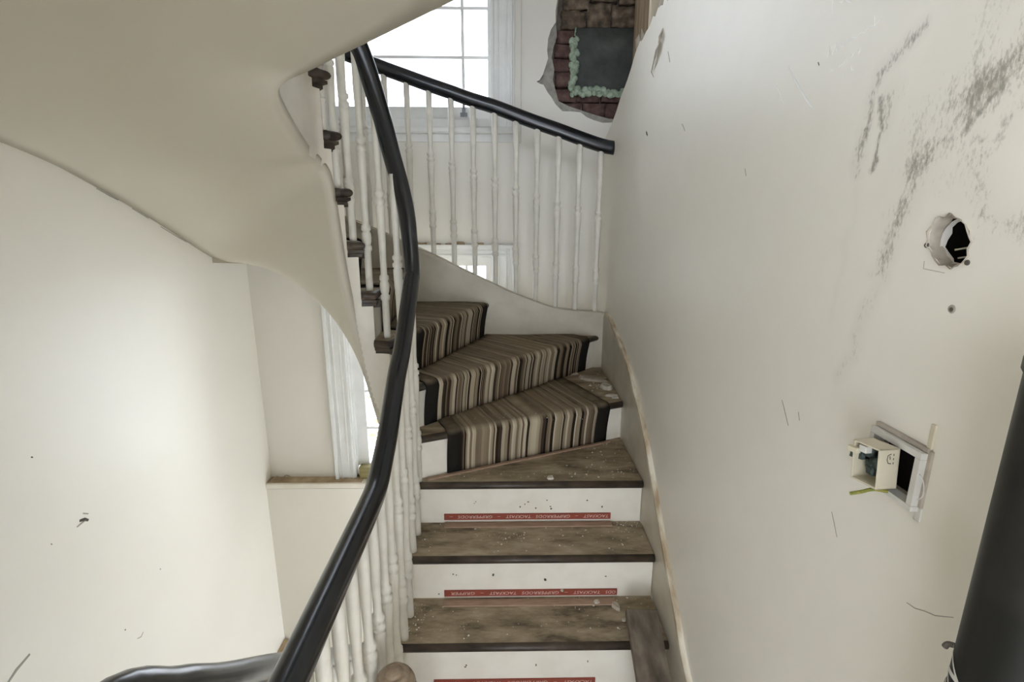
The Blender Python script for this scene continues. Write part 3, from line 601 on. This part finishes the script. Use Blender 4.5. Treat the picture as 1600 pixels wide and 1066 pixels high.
# ------------------------------------------------------------------ balustrades
bp_prof = [(0, .0130), (.02, .0135), (.17, .0132), (.176, .0175), (.192, .0175), (.198, .0128), (.212, .0165), (.232, .0180), (.25, .0160), (.256, .0128), (.262, .0175), (.278, .0170), (.284, .0120), (.33, .0120), (.45, .0138), (.55, .0170), (.572, .0172), (.578, .0130), (.586, .0185), (.600, .0185), (.606, .0130), (.614, .0130), (.620, .0182), (.634, .0178), (.640, .0122), (.67, .0112), (.73, .0122), (.82, .0148), (1.0, .0150)]
def baluster(parent, x, y, z0, z1, dark=False):
    h = z1-z0; v, f = lathe_mesh('b', [(r, t*h) for t, r in bp_prof], 12)
    return mk('baluster', [(x+a, y+b_, z0+c) for a, b_, c in v], f, 'baluster', parent, True)
RAIL = [(-.32, .245, .850), (-.32, .45, .850), (-.32, .65, .850), (-.32, .95, .850), (-.32, 1.10, .851), (-.32, 1.165, .856), (-.32, 1.215, .873), (-.32, 1.262, .897), (-.32, 1.321, .931), (-.32, 1.41, 1.000), (-.32, 1.486, 1.059), (-.32, 1.58, 1.112), (-.322, 1.70, 1.200), (-.320, 1.80, 1.300), (-.320, 1.829, 1.340), (-.327, 1.846, 1.44), (-.337, 1.858, 1.536), (-.357, 1.872, 1.63), (-.386, 1.885, 1.738), (-.420, 1.893, 1.878), (-.470, 1.899, 2.052), (-.54, 1.886, 2.22), (-.60, 1.83, 2.38), (-.627, 1.74, 2.50), (-.627, 1.60, 2.60), (-.60, 1.50, 2.68)]
rpath = catmull(RAIL, 6)
rprof = [(.0275*math.cos(2*math.pi*i/20), .034*math.sin(2*math.pi*i/20)*(1.0 if i < 10 else .9)) for i in range(20)]
ib = thing('balustrade', 'white turned balusters under a black handrail curving up round the stairwell', 'balustrade', (-.32, 1.0, 0))
sweep('handrail', rpath, rprof, 'rail', ib)
def railz(x, y):
    c = min(rpath, key=lambda p: (p.x-x)**2+(p.y-y)**2+ (0 if abs(p.x-x) < .3 else 1)); return c.z
def railz_y(y):
    for a, c in zip(rpath[:-1], rpath[1:]):
        if a.y <= y <= c.y and a.x > -.33 and a.z < 1.4: return a.z+(c.z-a.z)*(y-a.y)/max(1e-6, c.y-a.y)
    return .85
for i in range(12): y = 1.30-.09*i; baluster(ib, -.322, y, 0, railz_y(y)-.018)
for y, k in ((1.408, 1), (1.508, 1), (1.612, 2), (1.715, 2), (1.79, 3)): baluster(ib, -.322, y, R_*k, railz_y(y)-.016)
for k in range(4, 12):
    a = (RA[k]-8+RA[k+1])/2; p = cpt(a, RS+.026)
    zr = min(rpath, key=lambda q: (q.x-p.x)**2+(q.y-p.y)**2+ (0 if q.z > R_*k+.5 else 9)).z
    baluster(ib, p.x, p.y, R_*k, zr-.012)
ob = thing('balustrade', 'white turned balusters under a black handrail sloping down to the right wall', 'balustrade', (0, 2.72, 1.0))
orail = [(.585-.02, 1.862), (.497, 1.874), (.382, 1.910), (.272, 1.947), (.163, 1.981), (.061, 2.016), (-.043, 2.052), (-.15, 2.082), (-.256, 2.117), (-.359, 2.149), (-.465, 2.184), (-.568, 2.218), (-.78, 2.292), (-1.1, 2.40), (-1.4, 2.5)]
op = catmull([(x, YO+.022, z) for x, z in orail], 3)
sweep('handrail', op, [(a*1.0, b_*1.05) for a, b_ in rprof], 'rail', ob)
def lerp_tab(tab, x):
    for (a, b_), (c, d) in zip(tab[:-1], tab[1:]):
        if min(a, c) <= x <= max(a, c): return b_+(d-b_)*(x-a)/(c-a)
    return tab[-1][1]
for i in range(18):
    x = .497-.107*i
    if x < -1.4: break
    baluster(ob, x, YO+.022, lerp_tab(OS, x)+.006, lerp_tab(orail, x)-.02)
lb = thing('balustrade', 'black handrail on white balusters of the lower flight at the bottom left', 'balustrade', (-.625, 1.0, 0))
lrail = [(-.625, .2, .86), (-.625, .62, .80), (-.625, .80, .66), (-.625, .936, .529), (-.625, 1.165, .325), (-.625, 1.477, .03), (-.625, 1.70, -.17), (-.625, 2.1, -.54)]
lp = catmull(lrail, 6); sweep('handrail', lp, rprof, 'rail', lb)
for j in range(1, 8):
    for f_ in (.25, .75):
        y = .62+(j-1+f_)*G_; c = min(lp, key=lambda p: abs(p.y-y)); baluster(lb, -.625, y, -R_*j, c.z-.02)

# ------------------------------------------------------------------ carpet runner on the winders
cr = thing('carpet_runner', 'dusty brown and cream striped stair runner with black edges on the winder steps', 'carpet', (0, 2.0, .54))
PAL = [(.030, .021, .014), (.42, .345, .24), (.14, .10, .065), (.47, .40, .29), (.055, .038, .026), (.33, .265, .18), (.22, .165, .11), (.50, .43, .32), (.018, .013, .010), (.28, .22, .15)]
last_runner = [None]
def carpet_piece(k, u0, u1, stripes, z0, z1, seed):
    """cloth over riser k, its nosing and tread k, between distances u0..u1 from the well along the nosing"""
    rnd = random.Random(seed); d, nr = ldir(k), lnorm(k); P0 = RIS[k][0]
    us, colr = [u0], []
    if stripes:
        while us[-1] < u1-.002:
            us.append(min(u1, us[-1]+rnd.choice((.005, .007, .009, .011, .014)))); c = rnd.choice(PAL); j = rnd.uniform(.8, 1.1); colr.append(tuple(q*j for q in c))
    else:
        us += [u0+(u1-u0)*.5, u1]; colr = [(.02, .017, .014)]*2
    ni, no = RIS[k+1]; nd = (no-ni).normalized(); nn = Vector((-nd.y, nd.x))
    TH = .009 if stripes else .0095
    V, Fc, fc = [], [], []
    rowsN = None
    for u in us:
        b0 = P0+d*u
        den = nr.dot(nn); vmax = (ni-b0).dot(nn)/den if abs(den) > .05 else .6
        vmax = max(.012, min(vmax, 1.2))-.004
        rr = TT/2+TH; xf = -NOSE-TH; prof = []
        zc = z1-TT*.62; xc = xf+rr
        for i in range(6): t = i/5; prof.append((-TH-.001+(xf+TH)*t-.004*math.sin(t*math.pi)*(-1), z0+.004+(zc-z0-.004)*t))
        for i in range(1, 7):
            a = math.pi-math.pi/2*i/6; prof.append((xc+rr*math.cos(a), zc+(z1+TH*.95-zc)*math.sin(a)))
        flat = []
        v0 = prof[-1][0]
        for i in range(1, 8): t = i/7; flat.append((v0+(vmax-v0)*t, z1+TH*.95+.0015*math.sin(u*40+i)))
        prof = prof+flat
        for v, z in prof: p = b0+nr*v; V.append((p.x, p.y, z))
        rowsN = len(prof)
    for i in range(len(us)-1):
        for j in range(rowsN-1): Fc.append((i*rowsN+j, (i+1)*rowsN+j, (i+1)*rowsN+j+1, i*rowsN+j+1)); fc.append(colr[i])
    # underside so the cloth has thickness at its ends
    o = mk('runner' if stripes else 'binding', V, Fc, 'carpet', cr if stripes else last_runner[0])
    ca = o.data.color_attributes.new('stripe', 'FLOAT_COLOR', 'CORNER')
    for p in o.data.polygons:
        for li in p.loop_indices: ca.data[li].color = (*fc[p.index], 1)
        p.use_smooth = not stripes or True
    recalc(o)
    if stripes: last_runner[0] = o
    sd = o.modifiers.new('thick', 'SOLIDIFY'); sd.thickness = .007; sd.offset = -1
    return o
CP = {4: (.145, .20, .825, .89), 5: (.095, .155, 1.085, 1.155), 6: (.15, .21, .80, .865), 7: (.12, .19, .72, .78), 8: (.08, .14, .80, .86), 9: (.06, .12, .95, 1.0), 10: (.06, .12, .9, .96), 11: (.06, .12, .85, .9)}
for k, (a, b_, c, d) in CP.items():
    carpet_piece(k, b_, c, True, R_*(k-1), R_*k, 11+k)
    carpet_piece(k, a, b_, False, R_*(k-1), R_*k, 1); carpet_piece(k, c, d, False, R_*(k-1), R_*k, 2)

# ------------------------------------------------------------------ gripper rods
def text_mesh(s, size):
    cu = bpy.data.curves.new('t', 'FONT'); cu.body = s; cu.size = size; cu.shear = .15; cu.resolution_u = 2
    o = bpy.data.objects.new('t', cu); COL.objects.link(o); bpy.context.view_layer.update()
    me = bpy.data.meshes.new_from_object(o.evaluated_get(bpy.context.evaluated_depsgraph_get()))
    bpy.data.objects.remove(o); return me
def gripper(x0, x1, yf, z0, z1, label, seq, start):
    e = thing('gripper_rod', label, 'gripper rod', ((x0+x1)/2, yf, z0), 'red carpet gripper rods on the risers')
    strip = box('strip', (x0, x1, yf-.006, yf-.0002, z0, z1), 'red', e, .0008)
    h = z1-z0; x = x1-start
    for wd in seq:
        me = text_mesh(wd, h*.72)
        xs = [v.co.x for v in me.vertices]; mn = min(xs); L = max(.012, len(wd)*.0122); sc = L/(max(xs)-mn)
        if x-L < x0: break
        # printed strip is nailed on upside down: turned half round in its own plane
        V = [(x-(v.co.x-mn)*sc, yf-.0066, z1-h*.22-v.co.y) for v in me.vertices]
        Fc = [tuple(p.vertices) for p in me.polygons]
        bpy.data.meshes.remove(me)
        mk('lettering', V, Fc, 'print', strip); x -= L+.020
        if wd != 'GRIPPERRODS' or seq is None: x -= .0
    for i in range(int((x1-x0)/.028)):
        xx = x0+.012+i*.028; v, f = lathe_mesh('p', [(.0007, 0), (.0001, .006)], 5)
    return e
ry = {k: RIS[k][0].y for k in (1, 2, 3)}
gripper(-.229, .423, ry[3], .374, .399, 'red printed gripper rod on the uppermost bare riser, below the carpet', ['TACKFAST', '–', 'GRIPPERRODS', 'TACKFAST', '–', 'GRIPPERRODS', '–'], .010)
gripper(-.212, .415, ry[2], .190, .214, 'red printed gripper rod on the second bare riser from the carpet', ['ODS', 'TACKFAST', '–', 'GRIPPERRODS', 'TACKFAST', '–', 'GRIPPER'], .006)
gripper(-.230, .308, ry[1], .006, .030, 'red printed gripper rod on the lowest bare riser', ['TACKFAST', '–', 'GRIPPERRODS', 'TACKFAST', 'TACKFAST'], .01)
for x0, x1, y0, y1, z, lab in [(-.226, .425, 1.750, 1.781, .36, 'thin wooden batten lying along the back of the second bare tread'), (-.215, .405, 1.545, 1.576, .18, 'thin wooden batten lying along the back of the lowest tread')]:
    tag(box('batten', (x0, x1, y0, y1, z, z+.006), 'ply', None, .001), lab, 'batten', 'battens at the back of the treads')
d4, n4 = ldir(4), lnorm(4); a = RIS[4][0]+d4*.06-n4*.030; c = RIS[4][0]+d4*.90-n4*.030
V = []
for z in (.54, .546):
    for p in (a, c, c+n4*.014, a+n4*.014): V.append((p.x, p.y, z))
tag(recalc(mk('batten', V, [(0, 1, 5, 4), (1, 2, 6, 5), (2, 3, 7, 6), (3, 0, 4, 7), (0, 3, 2, 1), (4, 5, 6, 7)], 'ply')), 'thin wooden batten running askew at the foot of the carpet', 'batten', 'battens at the back of the treads')
# staple marks left in the bare risers
for k, ms in {3: [(-.10, .45), (.09, .445), (.12, .43), (.18, .447), (.19, .427), (.34, .45), (.40, .43), (.06, .428)], 2: [(-.17, .27), (-.03, .272), (.15, .262), (.36, .27), (-.235, .205), (.16, .25)], 1: [(-.13, .08), (.10, .085), (.29, .09)]}.items():
    V, Fc = [], []
    for x, z in ms:
        for q in range(random.choice((1, 1, 2))):
            xx, zz = x+random.uniform(-.012, .012), z+random.uniform(-.010, .010); a, c = random.uniform(.0012, .0035), random.uniform(.0012, .004)
            v, f = boxv(xx-a, xx+a, ry[k]-.0015, ry[k]-.0001, zz-c, zz+c, len(V)); V += v; Fc += f
    o = mk('staple_marks', V, Fc, 'mark', st); o['kind'] = 'stuff'

# ------------------------------------------------------------------ loose things
pl = box('plank', (-.052, .052, -.62, 0, -.032, 0), 'plank', None, .003)
pl.data.transform(Matrix.Translation((.468, 1.455, .243)) @ Matrix.Rotation(math.radians(-3), 4, 'Z') @ Matrix.Rotation(math.radians(19.5), 4, 'X'))
tag(pl, 'short dark weathered plank leaning over the lowest tread by the right wall', 'plank')
po = thing('turned_post', 'brown turned wooden post with a grooved round top at the bottom edge', 'post', (-.255, .985, 0))
v, f = lathe_mesh('p', [(.045, 0), (.045, .10), (.030, .12), (.030, .36), (.038, .40), (.030, .42)], 20); mk('shaft', [(x-.255, y+.985, z) for x, y, z in v], f, 'post', po, True)
prof = []
for i in range(49):
    a = -math.pi/2+math.pi*i/48; prof.append((max(.0005, (.050-(.0030 if i in (26, 27, 34, 35, 40, 41) else 0))*math.cos(a)), .449+(.050-(.0030 if i in (26, 27, 34, 35, 40, 41) else 0))*math.sin(a)))
v, f = lathe_mesh('p', prof, 28); mk('knob', [(x-.255, y+.985, z) for x, y, z in v], f, 'post', po, True)
# black tube on the right
tu = thing('plastic_tube', 'black plastic tube with white lettering standing against the right wall at the frame edge', 'tube', (.4875, .3800, 0))
TX, TY, TR = .4865, .3815, .050
v, f = lathe_mesh('t', [(.046, 0), (TR, .004), (TR, 1.062), (TR+.0012, 1.066), (TR, 1.070), (TR, 1.398), (TR+.0022, 1.402), (TR+.0022, 1.412), (TR-.002, 1.418), (.03, 1.418)], 48); tube_body = mk('body', [(x+TX, y+TY, z) for x, y, z in v], f, 'tube', tu, True)
me = text_mesh('NOON', .046)
bm = bmesh.new(); bm.from_mesh(me)
bmesh.ops.triangulate(bm, faces=bm.faces)
for _ in range(3): bmesh.ops.subdivide_edges(bm, edges=[e for e in bm.edges if e.calc_length() > .004], cuts=1)
bmesh.ops.triangulate(bm, faces=bm.faces)
ax = math.radians(133)
bm.verts.ensure_lookup_table(); bm.verts.index_update()
V = []
for q in bm.verts:
    a = ax+(q.co.y)/TR; z = 1.118-q.co.x*.95-q.co.y*.5; V.append((TX+(TR+.0007)*math.cos(a), TY+(TR+.0007)*math.sin(a), z))
mk('lettering', V, [tuple(v.index for v in f.verts) for f in bm.faces], 'whiteprint', tube_body); bm.free()
ca, sa = math.cos(math.radians(127)), math.sin(math.radians(127))
sweep('tie', catmull([(TX+.049*ca, TY+.049*sa, 1.108), (TX+.055*ca, TY+.055*sa, 1.106), (TX+.057*ca, TY+.057*sa, 1.101)], 4), circ(.0028, 8), 'mark', tu)
# socket box pulled out of the wall
sb = thing('socket_box', 'cream plastic electrical box hanging out of its white wall frame on the right', 'electrical box', (XR, .65, 1.146))
fx0, fx1 = XR-.013, XR+.004
for b6 in [(fx0, fx1, .605, .614, 1.1512, 1.2188), (fx0, fx1, .690, .699, 1.1512, 1.2188), (fx0, fx1, .605, .699, 1.143, 1.151), (fx0, fx1, .605, .699, 1.219, 1.228)]:
    box('frame', b6, 'greyplastic', sb, .0006)
box('gasket', (XR-.004, XR+.001, .600, .607, 1.150, 1.232), 'paper', sb, .001)
box('gasket', (XR-.006, XR+.001, .604, .700, 1.229, 1.235), 'paper', sb, .001)
box('batten_tab', (XR-.003, XR+.001, .604, .611, 1.232, 1.268), 'boxplastic', sb, .001)
bx0, bx1, by0, by1, bz0, bz1, t_ = .508, .540, .628, .672, 1.164, 1.222, .0026
def tilt(o):
    o.data.transform(Matrix.Translation((.525, .64, 1.20)) @ Matrix.Rotation(math.radians(8), 4, 'Z') @ Matrix.Rotation(math.radians(-5), 4, 'X') @ Matrix.Translation((-.525, -.64, -1.20))); return o
for b6 in [(bx0, bx1, by0, by0+t_, bz0, bz1), (bx0, bx1, by1-t_, by1, bz0, bz1), (bx0, bx1, by0, by1, bz1-t_, bz1), (bx0, bx1, by0, by1, bz0, bz0+t_), (bx1-t_, bx1, by0, by1, bz0, bz1)]:
    tilt(box('box_wall', b6, 'boxplastic', sb, .0008))
tilt(box('lug', (bx0, bx0+.01, by1-.022, by1-.010, bz1-.014, bz1-.004), 'greyplastic', sb, .001)); tilt(box('lug', (bx0-.004, bx0+.004, by1-.010, by1+.006, bz1-.018, bz1-.010), 'boxplastic', sb, .001))
for i in range(8):
    y, z = by0+.008+.035*random.random(), bz0+.006+.036*random.random(); tilt(rough_box('terminal', (bx0+.008, bx1-.004, y, y+.012, z, z+.012), 'greenterm', sb, .003, 1))
for pts in ([(0, .012), (-.005, .010), (-.006, .004), (-.004, -.001), (.001, -.002)], [(-.002, .009), (-.001, .004)], [(.004, .012), (.004, .009)], [(.004, .006), (.004, .003)], [(.004, .0), (.004, -.003)]):
    q = []
    V, Fc = [], []
    for i, p in enumerate(pts):
        a = Vector(pts[max(i-1, 0)]); c = Vector(pts[min(i+1, len(pts)-1)]); tg = (c-a).normalized(); nn_ = Vector((-tg.y, tg.x))*.0007
        for s in (-1, 1): V.append((.526+p[0]+nn_.x*s, by0-.0004, 1.203+p[1]+nn_.y*s))
    Fc = [(2*i, 2*i+1, 2*i+3, 2*i+2) for i in range(len(pts)-1)]
    tilt(mk('emblem', V, Fc, 'mark', sb))
sweep('earth_wire', catmull([(.535, .632, 1.158), (.520, .640, 1.157), (.507, .644, 1.151), (.494, .648, 1.146)], 4), circ(.0026, 8), 'earthwire', sb)
sweep('wire', catmull([(XR-.012, .603, 1.200), (XR-.008, .599, 1.190), (XR-.004, .600, 1.170), (XR-.006, .606, 1.160)], 4), circ(.0009, 6), 'greyplastic', sb)
box('frame_tab', (XR-.002, XR+.002, .600, .609, 1.130, 1.150), 'greyplastic', sb, .0008)
# plaster fragments lying on the steps
def shard(x, y, z, sx, sy, sz, rot, label, mat='flake'):
    n_ = 7; base = [(math.cos(2*math.pi*i/n_+.3*random.random())*sx*random.uniform(.7, 1), math.sin(2*math.pi*i/n_+.3*random.random())*sy*random.uniform(.7, 1)) for i in range(n_)]
    V = [(a, b_, 0) for a, b_ in base]+[(a*.85, b_*.85, sz*random.uniform(.7, 1.1)) for a, b_ in base]
    Fc = [tuple(range(n_-1, -1, -1)), tuple(range(n_, 2*n_))]+[(i, (i+1) % n_, (i+1) % n_+n_, i+n_) for i in range(n_)]
    o = mk('plaster_fragment', V, Fc, mat); o.data.transform(Matrix.Translation((x, y, z)) @ Matrix.Rotation(rot, 4, 'Z'))
    return tag(recalc(o), label, 'plaster', 'plaster fragments on the steps')
shard(.455, 2.48, .7205, .085, .035, .012, -.5, 'long pale plaster strip in the corner behind the first carpeted step', 'paper')
shard(.50, 2.34, .7205, .045, .030, .022, -.9, 'crumpled plaster lump lying beside the wall string on the first carpeted step')
shard(.505, 2.235, .7205, .040, .014, .010, .1, 'flat pale plaster sliver near the nosing of the first carpeted step')
shard(.515, 2.205, .7205, .022, .008, .008, .2, 'smallest plaster sliver at the right end of the first carpeted step')
shard(.375, 2.57, .7205, .03, .016, .010, .3, 'small plaster chip at the foot of the second carpeted riser', 'paper')
shard(.184, 1.80, .5405, .017, .015, .009, .4, 'white plaster chip in the middle of the bare winder tread')
shard(.40, 1.535, .1805, .013, .026, .014, .5, 'greyish oblong plaster lump on the lowest tread near the plank', 'paper')
shard(.335, 1.555, .1805, .015, .012, .012, .2, 'pale crumb of plaster against the riser above the lowest tread')
shard(.415, 1.475, .1805, .010, .009, .005, .1, 'round white plaster chip beside the end of the plank')
shard(.19, 1.405, .3605, .006, .007, .004, .1, 'tiny white plaster chip at the edge of the second tread')
for i in range(3): pass
# fine debris: too small and too many to count
V, Fc = [], []
def crumb(x, y, z, s):
    b0 = len(V)
    h = s*random.uniform(.3, .7)
    for i in range(5):
        a = 2*math.pi*i/5+random.random(); V.append((x+math.cos(a)*s*random.uniform(.4, 1), y+math.sin(a)*s*random.uniform(.4, 1), z))
    V.append((x, y, z+h)); Fc.extend([(b0+i, b0+(i+1) % 5, b0+5) for i in range(5)])
def scatter(n_, x0, x1, y0, y1, z, s0, s1, px=1.0, py=1.0):
    for i in range(n_): crumb(x0+(x1-x0)*random.random()**px, y0+(y1-y0)*random.random()**py, z, random.uniform(s0, s1)*(.6+1.1*random.random()**3))
scatter(75, -.30, .53, 1.40, 1.585, .1805, .0015, .005)
scatter(40, .15, .53, 1.585, 1.53, .1805, .002, .006, 1, 2)
scatter(110, -.30, .53, 1.60, 1.78, .3605, .0015, .005)
scatter(60, .2, .53, 1.785, 1.71, .3605, .002, .006, .7, 2)
scatter(25, -.02, .08, 1.66, 1.72, .3605, .002, .005)
scatter(70, -.28, .53, 1.80, 1.86, .5405, .0015, .005)
scatter(70, .25, .53, 1.83, 2.12, .5405, .002, .006, .6)
scatter(60, .36, .53, 2.20, 2.62, .7205, .002, .007)
scatter(45, -.30, .36, 1.93, 2.0, .7305, .0015, .003)
scatter(30, -.33, -.27, 1.42, 1.57, .1805, .002, .005)
scatter(40, -.43, -.35, 1.885, 2.0, 1.0805, .003, .007)
db = mk('debris', V, Fc, 'crumb'); tag(db, 'fine plaster crumbs and dust scattered over the bare treads', 'debris', kind='stuff')
# scuffs on the left wall and grime on the ledge
for pts, wd, mt in [([(1.64, .475), (1.66, .468), (1.675, .455)], .012, 'mark'), ([(1.625, .46), (1.645, .462), (1.665, .462)], .006, 'greymark'), ([(1.66, .492), (1.68, .478)], .006, 'greymark'), ([(1.522, .780), (1.528, .776)], .006, 'mark'), ([(1.52, .468), (1.523, .462)], .005, 'greymark'), ([(1.29, .150), (1.32, .165), (1.37, .175)], .010, 'greymark'), ([(1.735, -.29), (1.748, -.31), (1.745, -.33)], .008, 'greymark'), ([(1.968, .025), (1.972, .02)], .005, 'mark'), ([(1.73, -.07), (1.734, -.074)], .006, 'mark'), ([(2.06, 1.62), (2.10, 1.605)], .006, 'greymark'), ([(1.78, -.16), (1.80, -.17), (1.815, -.16)], .004, 'greymark')]:
    ribbon('scuff', pts, wd, mt, wl, '-x', XL+.0002)
for pts in ([(2.00, 1.624), (2.06, 1.600), (2.10, 1.585)], [(2.17, 1.555), (2.26, 1.515)], [(2.33, 1.48), (2.42, 1.44), (2.50, 1.405)]): ribbon('crack', pts, .004, 'greymark', wl, '-x', XL+.0002)
sweep('cobweb', catmull([(XL+.02, 2.985, -.119), (XL+.05, 3.02, -.10), (XL+.08, 3.0, -.119), (XL+.10, 3.03, -.10), (XL+.14, 3.035, -.118)], 5), circ(.0028, 6), 'ledge', t1)
